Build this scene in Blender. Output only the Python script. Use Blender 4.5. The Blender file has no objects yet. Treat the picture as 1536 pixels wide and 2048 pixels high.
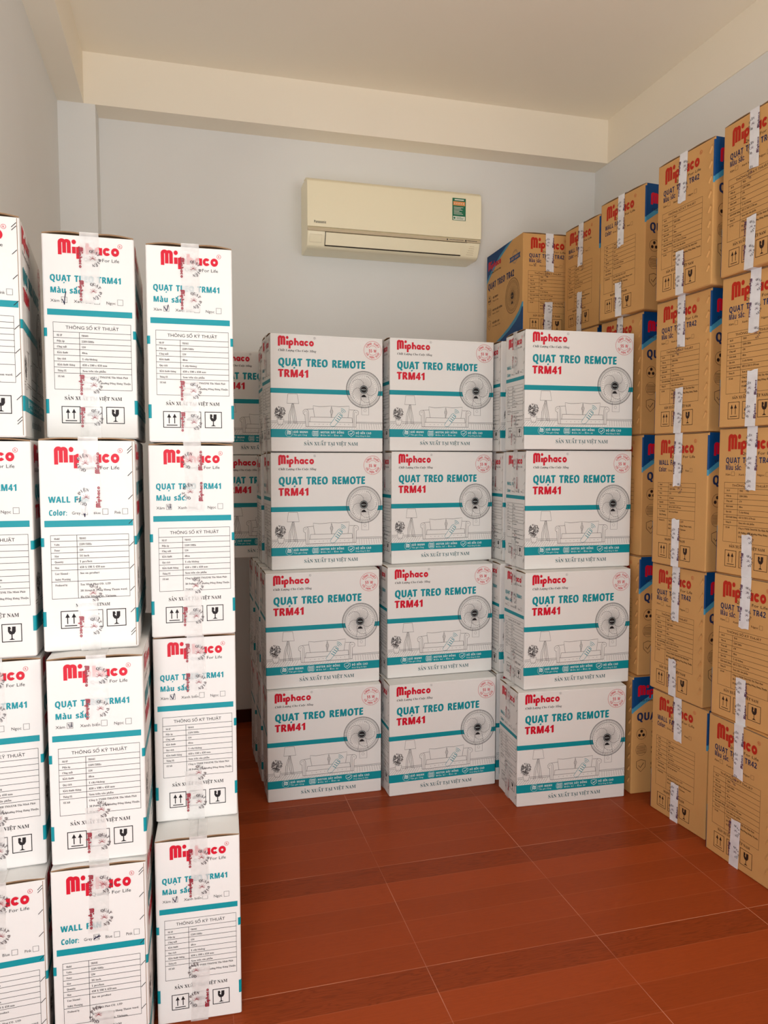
import bpy, bmesh, math, random, unicodedata
from mathutils import Vector, Matrix
from mathutils.geometry import tessellate_polygon
random.seed(7)
S = bpy.context.scene
COL = S.collection
PI = math.pi

# ------------------------------------------------------------------ camera
CAM_Z = 1.3208
yaw, pitch = 0.260029, 0.0673248
fwd = Vector((math.sin(yaw)*math.cos(pitch), math.cos(yaw)*math.cos(pitch), -math.sin(pitch)))
right = Vector((math.cos(yaw), -math.sin(yaw), 0))
up = right.cross(fwd)
cd = bpy.data.cameras.new('camera'); cam = bpy.data.objects.new('camera', cd); COL.objects.link(cam)
m = Matrix((right, up, -fwd)).transposed().to_4x4(); m.translation = (0, 0, CAM_Z)
cam.matrix_world = m
cd.sensor_fit = 'VERTICAL'; cd.sensor_height = 36.0; cd.sensor_width = 27.0
cd.lens = 36.0*1494.44/2048
cd.clip_start = 0.05
S.camera = cam

# ------------------------------------------------------------------ world, daylight, exposure
W = bpy.data.worlds.new('daylight'); S.world = W; W.use_nodes = True
bg = W.node_tree.nodes['Background']
bg.inputs[0].default_value = (0.80, 0.90, 1.0, 1); bg.inputs[1].default_value = 1.0
def area(name, loc, target, sx, sy, power, col):
    d = bpy.data.lights.new(name, 'AREA'); d.shape = 'RECTANGLE'; d.size = sx; d.size_y = sy
    d.energy = power; d.color = col
    o = bpy.data.objects.new(name, d); COL.objects.link(o); o.location = loc
    o.rotation_euler = (Vector(target)-Vector(loc)).to_track_quat('-Z', 'Y').to_euler()
    return o
# doorway daylight from behind the camera, plus added fill in an invented window
area('doorway_daylight', (-0.33, -0.40, 1.10), (0.25, 2.0, 1.05), .36, 2.1, 37, (0.98, 0.99, 1.0))
area('added_fill_light', (1.40, -0.40, 1.80), (0.90, 2.0, 2.55), 1.0, 1.1, 18.5, (1.0, 0.97, 0.90))
S.view_settings.view_transform = 'Standard'; S.view_settings.look = 'None'
S.view_settings.gamma = 1.0; S.view_settings.use_curve_mapping = False
S.view_settings.exposure = -0.08
S.cycles.use_denoising = True
S.cycles.max_bounces = 10; S.cycles.diffuse_bounces = 6; S.cycles.transparent_max_bounces = 12

# ------------------------------------------------------------------ materials
def srgb(r, g, b):
    f = lambda c: (c/255/12.92) if c/255 <= 0.04045 else ((c/255+0.055)/1.055)**2.4
    return (f(r), f(g), f(b), 1)
def mat(name, col, rough=0.6, spec=0.3, noise=0.0, nscale=8, bump=0.0, bscale=60):
    M = bpy.data.materials.new(name); M.use_nodes = True
    nt = M.node_tree; p = nt.nodes['Principled BSDF']
    p.inputs['Base Color'].default_value = col; p.inputs['Roughness'].default_value = rough
    p.inputs['Specular IOR Level'].default_value = spec
    tc = nt.nodes.new('ShaderNodeTexCoord')
    if noise:
        n = nt.nodes.new('ShaderNodeTexNoise'); n.inputs['Scale'].default_value = nscale; n.inputs['Detail'].default_value = 5
        nt.links.new(tc.outputs['Object'], n.inputs['Vector'])
        mx = nt.nodes.new('ShaderNodeMixRGB'); mx.blend_type = 'MULTIPLY'; mx.inputs[0].default_value = 1
        mx.inputs[1].default_value = col
        r = nt.nodes.new('ShaderNodeMapRange'); r.inputs['From Min'].default_value = .3; r.inputs['From Max'].default_value = .7
        r.inputs['To Min'].default_value = 1-noise; r.inputs['To Max'].default_value = 1+noise*.5
        nt.links.new(n.outputs['Fac'], r.inputs['Value']); nt.links.new(r.outputs['Result'], mx.inputs[2])
        nt.links.new(mx.outputs[0], p.inputs['Base Color'])
    if bump:
        n2 = nt.nodes.new('ShaderNodeTexNoise'); n2.inputs['Scale'].default_value = bscale; n2.inputs['Detail'].default_value = 3
        nt.links.new(tc.outputs['Object'], n2.inputs['Vector'])
        b = nt.nodes.new('ShaderNodeBump'); b.inputs['Strength'].default_value = bump; b.inputs['Distance'].default_value = .004
        nt.links.new(n2.outputs['Fac'], b.inputs['Height']); nt.links.new(b.outputs['Normal'], p.inputs['Normal'])
    return M
M = {}
M['white'] = mat('white_card', (0.80, 0.785, 0.76, 1), .55, .15, .025, 5, .08, 14)
M['kraft'] = mat('kraft_card', srgb(210, 160, 100), .65, .2, .05, 6, .12, 14)
M['flute'] = mat('corrugated_edge', srgb(150, 120, 92), .8, .1, .1, 60)
M['teal'] = mat('teal_ink', srgb(0, 143, 155), .5, .3)
M['red'] = mat('red_ink', srgb(206, 8, 42), .5, .3)
M['black'] = mat('black_ink', srgb(38, 34, 36), .6, .2)
M['grey'] = mat('grey_ink', srgb(112, 108, 108), .6, .2)
M['tealdark'] = mat('slate_ink', srgb(62, 104, 110), .6, .2)
M['pale'] = mat('white_ink', srgb(222, 236, 236), .5, .3)
M['kred'] = mat('brick_red_ink', srgb(186, 42, 24), .6, .2)
M['navy'] = mat('navy_ink', srgb(40, 50, 88), .6, .2)
M['kblack'] = mat('brown_black_ink', srgb(52, 34, 26), .6, .2)
M['blue'] = mat('deep_blue_ink', srgb(0, 66, 122), .55, .3)
M['sky'] = mat('light_blue_ink', srgb(70, 146, 178), .55, .3)
M['line'] = mat('line_art_ink', srgb(66, 58, 58), .6, .2)
M['pen'] = mat('pen_ink', srgb(30, 26, 62), .5, .3)
M['tapered'] = mat('tape_red_print', srgb(150, 26, 48), .4, .4)
M['tapegrey'] = mat('tape_dark_print', srgb(70, 60, 66), .4, .4)
M['tapepurple'] = mat('tape_plum_print', srgb(92, 52, 84), .4, .4)
def tape_mat(name, col, opac):
    T = bpy.data.materials.new(name); T.use_nodes = True; nt = T.node_tree
    p = nt.nodes['Principled BSDF']; p.inputs['Base Color'].default_value = col; p.inputs['Roughness'].default_value = .28
    p.inputs['Specular IOR Level'].default_value = .5
    tc = nt.nodes.new('ShaderNodeTexCoord'); n = nt.nodes.new('ShaderNodeTexNoise'); n.inputs['Scale'].default_value = 22
    nt.links.new(tc.outputs['Object'], n.inputs['Vector'])
    b = nt.nodes.new('ShaderNodeBump'); b.inputs['Strength'].default_value = .35; b.inputs['Distance'].default_value = .004
    nt.links.new(n.outputs['Fac'], b.inputs['Height']); nt.links.new(b.outputs['Normal'], p.inputs['Normal'])
    tr = nt.nodes.new('ShaderNodeBsdfTransparent'); mx = nt.nodes.new('ShaderNodeMixShader')
    r = nt.nodes.new('ShaderNodeMapRange'); r.inputs['From Min'].default_value = .35; r.inputs['From Max'].default_value = .65
    r.inputs['To Min'].default_value = opac-.12; r.inputs['To Max'].default_value = min(1, opac+.12)
    nt.links.new(n.outputs['Fac'], r.inputs['Value']); nt.links.new(r.outputs['Result'], mx.inputs[0])
    nt.links.new(tr.outputs[0], mx.inputs[1]); nt.links.new(p.outputs[0], mx.inputs[2])
    nt.links.new(mx.outputs[0], nt.nodes['Material Output'].inputs['Surface'])
    return T
M['tape_clear'] = tape_mat('milky_clear_tape', (0.88, 0.86, 0.84, 1), .56)
M['tape_white'] = tape_mat('white_tape', (0.84, 0.83, 0.85, 1), 1.0)
M['wall'] = mat('lavender_grey_paint', srgb(236, 236, 234), .85, .15, .03, 1.3, .05, 90)
M['cream'] = mat('cream_paint', srgb(252, 243, 226), .8, .2, .02, 1.5, .05, 90)
M['ceil'] = mat('ceiling_paint', srgb(254, 246, 230), .85, .15, .02, 1.0)
M['skirt'] = mat('skirting_tile', srgb(70, 22, 12), .3, .4, .15, 9)
M['ac'] = mat('warm_lit_white_plastic', srgb(252, 243, 212), .32, .45)  # white plastic with the cream cast of warm light in its colour
M['ac_strip'] = mat('beige_strip_plastic', srgb(206, 190, 160), .35, .4)
M['ac_dark'] = mat('dark_gap', srgb(38, 30, 24), .6, .2)
M['ac_text'] = mat('dark_grey_lettering', srgb(52, 50, 46), .5, .3)
M['label_green'] = mat('green_label', srgb(36, 116, 84), .5, .3)
M['label_orange'] = mat('orange_band', srgb(238, 160, 100), .5, .3)
M['label_white'] = mat('label_white', srgb(236, 236, 222), .5, .3)

def floor_mat():
    F = bpy.data.materials.new('wood_look_tile'); F.use_nodes = True; nt = F.node_tree; L = nt.links
    p = nt.nodes['Principled BSDF']
    N = lambda t: nt.nodes.new(t)
    def math_(op, a, b=None):
        n = N('ShaderNodeMath'); n.operation = op
        for i, v in enumerate((a, b)):
            if v is None: continue
            if isinstance(v, (int, float)): n.inputs[i].default_value = v
            else: L.new(v, n.inputs[i])
        return n.outputs[0]
    tc = N('ShaderNodeTexCoord'); sp = N('ShaderNodeSeparateXYZ'); L.new(tc.outputs['Object'], sp.inputs[0])
    tx = math_('DIVIDE', math_('SUBTRACT', sp.outputs[0], 0.589), .5)
    ty = math_('DIVIDE', math_('SUBTRACT', sp.outputs[1], 1.783), .5)
    fx, fy = math_('FRACT', tx), math_('FRACT', ty)
    ix, iy = math_('FLOOR', tx), math_('FLOOR', ty)
    b = math_('MULTIPLY', fy, 5); bi = math_('FLOOR', b); bf = math_('FRACT', b)
    # grain: noise stretched along x, shifted per tile and band
    cx = N('ShaderNodeCombineXYZ')
    L.new(math_('ADD', math_('MULTIPLY', fx, .9), math_('ADD', math_('MULTIPLY', bi, 3.7), math_('MULTIPLY', ix, .35))), cx.inputs[0])
    L.new(math_('MULTIPLY', b, 2.2), cx.inputs[1]); L.new(math_('ADD', math_('MULTIPLY', iy, .6), math_('MULTIPLY', ix, .9)), cx.inputs[2])
    n1 = N('ShaderNodeTexNoise'); n1.inputs['Scale'].default_value = 2.2; n1.inputs['Detail'].default_value = 2; n1.inputs['Distortion'].default_value = .4
    L.new(cx.outputs[0], n1.inputs['Vector'])
    rings = math_('FRACT', math_('MULTIPLY', n1.outputs['Fac'], 13))
    rings = math_('ABSOLUTE', math_('SUBTRACT', rings, .5))
    fine = N('ShaderNodeTexNoise'); fine.inputs['Scale'].default_value = 1; fine.inputs['Detail'].default_value = 4
    c2 = N('ShaderNodeCombineXYZ'); L.new(math_('MULTIPLY', sp.outputs[0], 9), c2.inputs[0]); L.new(math_('MULTIPLY', sp.outputs[1], 230), c2.inputs[1])
    L.new(c2.outputs[0], fine.inputs['Vector'])
    # band tone: the far band of each tile is darker and stronger in grain
    far = math_('GREATER_THAN', bi, 3.5)
    wn = N('ShaderNodeTexWhiteNoise'); wn.noise_dimensions = '1D'; L.new(math_('ADD', bi, 11.3), wn.inputs['W'])
    tone = math_('ADD', math_('MULTIPLY', wn.outputs['Value'], .14), .90)
    tone = math_('SUBTRACT', tone, math_('MULTIPLY', far, .20))
    gr = math_('MULTIPLY', math_('SUBTRACT', .32, rings), math_('ADD', .22, math_('MULTIPLY', far, .40)))
    tone = math_('SUBTRACT', tone, math_('MAXIMUM', gr, 0))
    tone = math_('ADD', tone, math_('MULTIPLY', math_('SUBTRACT', fine.outputs['Fac'], .5), .22))
    base = N('ShaderNodeMixRGB'); base.blend_type = 'MULTIPLY'; base.inputs[0].default_value = 1
    base.inputs[1].default_value = srgb(158, 68, 30)
    cc = N('ShaderNodeCombineXYZ')
    for i in range(3): L.new(tone, cc.inputs[i])
    L.new(cc.outputs[0], base.inputs[2])
    # printed band line and real joint
    bl = math_('LESS_THAN', math_('MINIMUM', bf, math_('SUBTRACT', 1, bf)), .012)
    ml = N('ShaderNodeMixRGB'); L.new(math_('MULTIPLY', bl, .55), ml.inputs[0]); L.new(base.outputs[0], ml.inputs[1]); ml.inputs[2].default_value = srgb(176, 92, 56)
    ex = math_('LESS_THAN', math_('MINIMUM', fx, math_('SUBTRACT', 1, fx)), .0019)
    ey = math_('LESS_THAN', math_('MINIMUM', fy, math_('SUBTRACT', 1, fy)), .0019)
    brk = N('ShaderNodeTexNoise'); brk.inputs['Scale'].default_value = 3.2; L.new(tc.outputs['Object'], brk.inputs['Vector'])
    g = math_('MULTIPLY', math_('MAXIMUM', ex, ey), math_('MINIMUM', 1, math_('MAXIMUM', .15, math_('MULTIPLY', math_('SUBTRACT', brk.outputs['Fac'], .34), 3.2))))
    mg = N('ShaderNodeMixRGB'); L.new(g, mg.inputs[0]); L.new(ml.outputs[0], mg.inputs[1]); mg.inputs[2].default_value = srgb(206, 140, 112)
    L.new(mg.outputs[0], p.inputs['Base Color'])
    p.inputs['Roughness'].default_value = .34; p.inputs['Specular IOR Level'].default_value = .09
    bp = N('ShaderNodeBump'); bp.inputs['Strength'].default_value = .05; bp.inputs['Distance'].default_value = .002
    L.new(fine.outputs['Fac'], bp.inputs['Height']); L.new(bp.outputs['Normal'], p.inputs['Normal'])
    return F
M['floor'] = floor_mat()

# ------------------------------------------------------------------ mesh helpers
class Mesh:
    def __init__(s): s.v = []; s.f = []; s.m = []; s.mats = []
    def mi(s, name):
        if name not in s.mats: s.mats.append(name)
        return s.mats.index(name)
    def add(s, verts, faces, mname):
        o = len(s.v); k = s.mi(mname); s.v += [tuple(p) for p in verts]
        for f in faces: s.f.append(tuple(i+o for i in f)); s.m.append(k)
    def box(s, x0, y0, z0, x1, y1, z1, mname):
        v = [(x, y, z) for z in (z0, z1) for y in (y0, y1) for x in (x0, x1)]
        s.add(v, [(0,2,3,1),(4,5,7,6),(0,1,5,4),(2,6,7,3),(0,4,6,2),(1,3,7,5)], mname)
    def data(s, name):
        me = bpy.data.meshes.new(name); me.from_pydata(s.v, [], s.f)
        for n in s.mats: me.materials.append(M[n])
        me.polygons.foreach_set('material_index', s.m); me.update(); return me
    def obj(s, name, parent=None):
        o = bpy.data.objects.new(name, s.data(name)); COL.objects.link(o); o.parent = parent; return o

# ------------------------------------------------------------------ lettering
_G = {}
_scratch = bpy.data.curves.new('scratch', 'FONT'); _so = bpy.data.objects.new('scratch', _scratch); COL.objects.link(_so)
_scratch.fill_mode = 'FRONT'
def _raw(txt, res):
    _scratch.body = txt; _scratch.resolution_u = res
    dg = bpy.context.evaluated_depsgraph_get(); dg.update()
    ev = _so.evaluated_get(dg); me = ev.to_mesh()
    v = [(p.co.x, p.co.y) for p in me.vertices]; f = [tuple(p.vertices) for p in me.polygons]
    ev.to_mesh_clear(); return v, f
def _map(ch, style):
    o = ord(ch); U = 65 <= o <= 90; Lw = 97 <= o <= 122; D = 48 <= o <= 57
    base = {'bold': (0x1D5D4, 0x1D5EE, 0x1D7EC), 'serif': (0x1D400, 0x1D41A, 0x1D7CE), 'serifi': (0x1D468, 0x1D482, 0x1D7CE)}.get(style)
    if not base: return ch
    if U: return chr(base[0]+o-65)
    if Lw: return chr(base[1]+o-97)
    if D: return chr(base[2]+o-48)
    return ch
def glyph(ch, style, res):
    k = (ch, style, res)
    if k not in _G:
        c = _map(ch, style)
        if ch == ' ': _G[k] = ([], [], .28, None)
        else:
            v, f = _raw(c, res); v2, _ = _raw(c+c, 1); v1, _ = _raw(c, 1)
            adv = max(p[0] for p in v2)-max(p[0] for p in v1)
            xs = [p[0] for p in v]; ys = [p[1] for p in v]
            _G[k] = (v, f, adv, (min(xs), max(xs), min(ys), max(ys)))
    return _G[k]
def stroke(pts, w, closed=False):
    """a flat ribbon of width w along 2D points"""
    n = len(pts); v = []; f = []
    for i in range(n):
        a = pts[i-1] if (i or closed) else pts[i]; b = pts[(i+1) % n] if (i < n-1 or closed) else pts[i]
        dx, dy = b[0]-a[0], b[1]-a[1]; l = math.hypot(dx, dy) or 1
        nx, ny = -dy/l*w/2, dx/l*w/2
        v += [(pts[i][0]+nx, pts[i][1]+ny), (pts[i][0]-nx, pts[i][1]-ny)]
    for i in range(n if closed else n-1):
        a, b = 2*i, 2*((i+1) % n); f.append((a, a+1, b+1, b))
    return v, f
def arc(cx, cy, r, a0, a1, n=16, ry=None):
    ry = r if ry is None else ry
    return [(cx+r*math.cos(math.radians(a0+(a1-a0)*i/n)), cy+ry*math.sin(math.radians(a0+(a1-a0)*i/n))) for i in range(n+1)]
def marks(dec, bb, heavy):
    """diacritics as strokes around the letter's box"""
    x0, x1, y0, y1 = bb; cx = (x0+x1)/2; t = .105 if heavy else .06; out = []; top = y1+.06
    circ = '\u0302' in dec
    if circ: out.append(stroke([(cx-.17, top), (cx, top+.13), (cx+.17, top)], t))
    if '\u0306' in dec: out.append(stroke(arc(cx, top+.14, .15, 200, 340, 6), t)); circ = True
    tx, ty = (cx+.17, top+.10) if circ else (cx, top)
    if '\u0301' in dec: out.append(stroke([(tx-.07, ty), (tx+.09, ty+.15)], t))
    if '\u0300' in dec: out.append(stroke([(tx+.07, ty), (tx-.09, ty+.15)], t))
    if '\u0309' in dec: out.append(stroke([(tx-.08, ty+.16), (tx, ty+.2), (tx+.07, ty+.15), (tx, ty+.07), (tx, ty+.01)], t*.9))
    if '\u0303' in dec: out.append(stroke([(tx-.17, ty+.03), (tx-.08, ty+.1), (tx+.06, ty+.03), (tx+.16, ty+.1)], t*.9))
    if '\u0323' in dec: p = arc(cx, -.17, .075 if heavy else .05, 0, 360, 8)[:-1]; out.append((p, [tuple(range(8))]))
    if '\u031b' in dec: out.append(stroke([(x1-.03, y1-.04), (x1+.1, y1), (x1+.1, y1+.12)], t))
    return out
def text_shapes(s, style, res=2):
    """list of (verts, faces) in em units with baseline 0, and the width"""
    out = []; x = 0; heavy = style in ('bold', 'serif', 'serifi')
    for ch in unicodedata.normalize('NFC', s):
        bar = ch in 'đĐ'
        d = unicodedata.normalize('NFD', {'đ': 'd', 'Đ': 'D'}.get(ch, ch))
        v, f, adv, bb = glyph(d[0], style, res)
        if bb:
            out.append(([(p[0]+x, p[1]) for p in v], f))
            for mv, mf in marks(d[1:], bb, heavy): out.append(([(p[0]+x, p[1]) for p in mv], mf))
            if bar:
                yb, xa, xb = (.57, bb[1]-.32, bb[1]+.06) if ch == 'đ' else (.35, bb[0]-.07, bb[0]+.3)
                out.append(([(x+xa, yb-.035), (x+xb, yb-.035), (x+xb, yb+.035), (x+xa, yb+.035)], [(0,1,2,3)]))
        x += (adv+.05 if ch != ' ' else .46) if style == 'bold' else adv
    return out, x

class Print:
    """flat ink shapes laid on one face of a box; u to the right 0..1, v down 0..1"""
    def __init__(s, mesh, W_, H_, frame, base=.0004, step=.00016):
        s.M, s.W, s.H, s.fr, s.base, s.step = mesh, W_, H_, frame, base, step
    def put(s, pts, faces, m, layer=0):        # pts in metres, origin top left, y up
        o, r, u, n = s.fr; d = s.base+layer*s.step
        s.M.add([o+r*p[0]+u*p[1]+n*d for p in pts], faces, m)
    def P(s, u, v): return (u*s.W, -v*s.H)
    def rect(s, u0, v0, u1, v1, m, layer=0):
        s.put([s.P(u0, v1), s.P(u1, v1), s.P(u1, v0), s.P(u0, v0)], [(0,1,2,3)], m, layer)
    def frame_(s, u0, v0, u1, v1, w, m, layer=0):
        s.line([(u0, v0), (u1, v0), (u1, v1), (u0, v1)], w, m, layer, True)
    def line(s, uv, w, m, layer=0, closed=False):
        v, f = stroke([s.P(*p) for p in uv], w, closed); s.put(v, f, m, layer)
    def poly(s, uv, m, layer=0):
        p = [s.P(*q) for q in uv]
        t = tessellate_polygon([[Vector((a[0], a[1], 0)) for a in p]])
        t = [f if ((p[f[1]][0]-p[f[0]][0])*(p[f[2]][1]-p[f[0]][1])-(p[f[1]][1]-p[f[0]][1])*(p[f[2]][0]-p[f[0]][0])) > 0 else f[::-1] for f in map(tuple, t)]
        s.put(p, t, m, layer)
    def disc(s, u, v, r, m, layer=0, n=20, ry=None):
        c = s.P(u, v); s.put(arc(c[0], c[1], r, 0, 360, n, ry)[:-1], [tuple(range(n))], m, layer)
    def ring(s, u, v, r, w, m, layer=0, n=32, a0=0, a1=360):
        c = s.P(u, v); full = abs(a1-a0) >= 360; p = arc(c[0], c[1], r, a0, a1, n)
        vv, f = stroke(p[:-1] if full else p, w, full); s.put(vv, f, m, layer)
    def text(s, t, style, u, v, cap, m, width=None, layer=1, align='L', res=2, rot=0, shear=0, fat=0):
        sh, w = text_shapes(t, style, res); k = cap/.70; kx = width*s.W/w if width else k
        c = s.P(u, v); off = {'L': 0, 'C': -w*kx/2, 'R': -w*kx}[align]; ca, sa = math.cos(rot), math.sin(rot)
        for n_, dx in enumerate((-fat, 0, fat) if fat else (0,)):
            for vv, f in sh:
                q = [((p[0]+dx)*kx+off+p[1]*k*shear, p[1]*k+(dx*k*.4)) for p in vv]
                s.put([(c[0]+a*ca-b*sa, c[1]+a*sa+b*ca) for a, b in q], f, m, layer+n_*.25)
    def arctext(s, t, style, u, v, r, amid, span, cap, m, layer=1, inward=False):
        """letters along an arc; inward: tops face the centre (text under a circle)"""
        c = s.P(u, v); k = cap/.70; L_ = unicodedata.normalize('NFC', t); n = len(L_)
        for i, ch in enumerate(L_):
            if ch == ' ': continue
            a = amid+(span/2-span*i/(n-1))*(-1 if inward else 1)
            sh, w = text_shapes(ch, style, 1); ar = math.radians(a); rot = ar+(PI/2 if inward else -PI/2)
            px, py = c[0]+r*math.cos(ar), c[1]+r*math.sin(ar); ca, sa = math.cos(rot), math.sin(rot)
            for vv, f in sh:
                q = [((p[0]-w/2)*k, (p[1]-.35)*k) for p in vv]
                s.put([(px+x*ca-y*sa, py+x*sa+y*ca) for x, y in q], f, m, layer)
    def logo(s, u0, v0, u1, v1, m, layer=1, rot=False):
        """rounded wordmark: v0 top of the M, v1 foot of the i; drawn in 720 x 160 units"""
        fr = s.P(u0, v0), s.P(u1, v1)
        sx, sy = (fr[1][0]-fr[0][0])/720, (fr[0][1]-fr[1][1])/160
        ox, oy = fr[0]
        T = lambda x, y: (ox+x*sx, oy-y*sy)
        lay = [layer]
        def nl(): lay[0] += .2; return lay[0]
        def R_(x0, y0, x1, y1): s.put([T(x0, y1), T(x1, y1), T(x1, y0), T(x0, y0)], [(0,1,2,3)], m, nl())
        def E_(cx, cy, rx, ry, a0, a1, n=12):
            p = [T(cx+rx*math.cos(math.radians(a0+(a1-a0)*i/n)), cy-ry*math.sin(math.radians(a0+(a1-a0)*i/n))) for i in range(n+1)]
            if a1-a0 >= 360: p = p[:-1]
            s.put(p, [tuple(range(len(p)))], m, nl())
        def O_(cx, cy, ro, ri, a0=0, a1=360, n=20):
            v = []
            for i in range(n+1):
                a = math.radians(a0+(a1-a0)*i/n); v += [T(cx+ro*math.cos(a), cy-ro*math.sin(a)), T(cx+ri*math.cos(a), cy-ri*math.sin(a))]
            s.put(v, [(2*i, 2*i+2, 2*i+3, 2*i+1) for i in range(n)], m, nl())
        R_(0, 40, 43, 180); R_(52, 40, 96, 160); R_(105, 40, 150, 160)
        E_(48, 42, 48, 42, 0, 180); E_(104, 42, 46, 38, 0, 180)
        R_(165, 85, 208, 160); E_(187, 30, 26, 26, 0, 360, 16)
        O_(262, 118, 46, 13.5); R_(213, 85, 252, 218)
        R_(322, 34, 362, 160); O_(369, 122, 47, 15, 0, 180, 12); R_(384, 122, 416, 160)
        O_(470, 118, 46, 13.5); R_(482, 78, 518, 162)
        O_(572, 118, 46, 13.5, 34, 326); O_(672, 118, 48, 14.5)

FR = {}
def frames(hx, hy, H):
    V3 = Vector
    return {'+X': (V3((hx, -hy, H)), V3((0, 1, 0)), V3((0, 0, 1)), V3((1, 0, 0))),
            '-X': (V3((-hx, hy, H)), V3((0, -1, 0)), V3((0, 0, 1)), V3((-1, 0, 0))),
            '-Y': (V3((-hx, -hy, H)), V3((1, 0, 0)), V3((0, 0, 1)), V3((0, -1, 0))),
            '+Y': (V3((hx, hy, H)), V3((-1, 0, 0)), V3((0, 0, 1)), V3((0, 1, 0)))}

def carton_shell(me, hx, hy, H, gap, face, r=.004):
    """rounded upright walls; the lid is closed by the separate flaps"""
    prof = []
    for sx, sy, a in ((1, 1, 0), (-1, 1, 90), (-1, -1, 180), (1, -1, 270)):
        prof += [(sx*(hx-r)+r*math.cos(math.radians(a+t)), sy*(hy-r)+r*math.sin(math.radians(a+t))) for t in (0, 30, 60, 90)]
    n = len(prof); zs = [(0, .003), (.003, 0), (H-gap-.001, 0), (H-gap, .001)]; v = []
    for z, ins in zs:
        v += [(x-math.copysign(ins, x), y-math.copysign(ins, y), z) for x, y in prof]
    f = [(k*n+i, k*n+(i+1) % n, (k+1)*n+(i+1) % n, (k+1)*n+i) for k in range(3) for i in range(n)]
    me.add(v, f, face)
    me.add(v[:n], [tuple(range(n-1, -1, -1))], face); me.add(v[-n:], [tuple(range(n))], 'flute')
def corner_ink(me, hx, hy, H, which, v0, v1, m, r=.004):
    """ink carried round one rounded upright edge"""
    sx, sy, a = {'++': (1, 1, 0), '-+': (-1, 1, 90), '--': (-1, -1, 180), '+-': (1, -1, 270)}[which]
    q = r+.0005; pts = [(sx*(hx-r)+q*math.cos(math.radians(a+t)), sy*(hy-r)+q*math.sin(math.radians(a+t))) for t in (0, 22, 45, 68, 90)]
    v = [(x, y, H*(1-v1)) for x, y in pts]+[(x, y, H*(1-v0)) for x, y in pts]
    me.add(v, [(i, i+1, i+6, i+5) for i in range(4)], m)
def flap(name, hx, hy, H, gap, bulge, side, face):
    """one arched top flap, hinged on a wide face and ending at the middle seam"""
    me = Mesh(); n = 10; t = .0028; L = hx-.0015; rows = []
    for i in range(n+1):
        k = i/n; y = hy-.0012-k*(hy-.002); z = H-gap-.0006+t*.2+bulge*math.sin(PI*k)+(gap-t-.0012)*k*.55
        rows.append((y*side, z))
    v = []
    for x in (-L, L):
        v += [(x, y, z) for y, z in rows]+[(x, y, z+t) for y, z in rows]
    m_ = n+1; A = lambda e, top, i: e*2*m_+top*m_+i
    q = lambda *i: i if side < 0 else i[::-1]
    me.add(v, [q(A(0,1,i), A(1,1,i), A(1,1,i+1), A(0,1,i+1)) for i in range(n)], face)
    me.add(v, [q(A(0,0,i+1), A(1,0,i+1), A(1,0,i), A(0,0,i)) for i in range(n)], 'flute')
    me.add(v, [q(A(0,0,i), A(0,1,i), A(0,1,i+1), A(0,0,i+1)) for i in range(n)]+[q(A(1,0,i+1), A(1,1,i+1), A(1,1,i), A(1,0,i)) for i in range(n)], 'flute')
    me.add(v, [q(A(0,0,0), A(1,0,0), A(1,1,0), A(0,1,0)), q(A(0,0,n), A(0,1,n), A(1,1,n), A(1,0,n))], face)
    return me.data(name)

# ------------------------------------------------------------------ artwork
def icon_up(p, u0, v0, u1, v1, m):
    w, h = u1-u0, v1-v0; p.frame_(u0, v0, u1, v1, .0024, m)
    for k in (.33, .66):
        x = u0+w*k; p.line([(x, v0+h*.75), (x, v0+h*.35)], .0020, m)
        p.poly([(x-w*.12, v0+h*.38), (x+w*.12, v0+h*.38), (x, v0+h*.13)], m)
    p.line([(u0+w*.18, v0+h*.86), (u0+w*.82, v0+h*.86)], .0020, m)
def icon_umbrella(p, u0, v0, u1, v1, m):
    w, h = u1-u0, v1-v0; p.frame_(u0, v0, u1, v1, .0024, m)
    p.poly([(u0+w*.5+w*.34*math.cos(a), v0+h*.56-h*.26*math.sin(a)) for a in [PI*i/10 for i in range(11)]], m)
    p.line([(u0+w*.5, v0+h*.55), (u0+w*.5, v0+h*.84), (u0+w*.42, v0+h*.88)], .0014, m)
    for a, b in ((.25, .2), (.4, .14), (.55, .2), (.68, .13), (.78, .24)): p.disc(u0+w*a, v0+h*b, .0011, m, 0, 6)
def icon_glass(p, u0, v0, u1, v1, m):
    w, h = u1-u0, v1-v0; p.frame_(u0, v0, u1, v1, .0024, m); q = lambda a, b: (u0+w*a, v0+h*b)
    p.poly([q(.3, .14), q(.42, .14), q(.46, .27), q(.40, .33), q(.50, .43), q(.52, .14), q(.7, .14), q(.7, .42), q(.62, .56), q(.5, .6), q(.38, .56), q(.3, .42)], m)
    p.line([q(.5, .58), q(.5, .86)], .0022, m); p.poly([q(.34, .9), q(.66, .9), q(.5, .8)], m)
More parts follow.
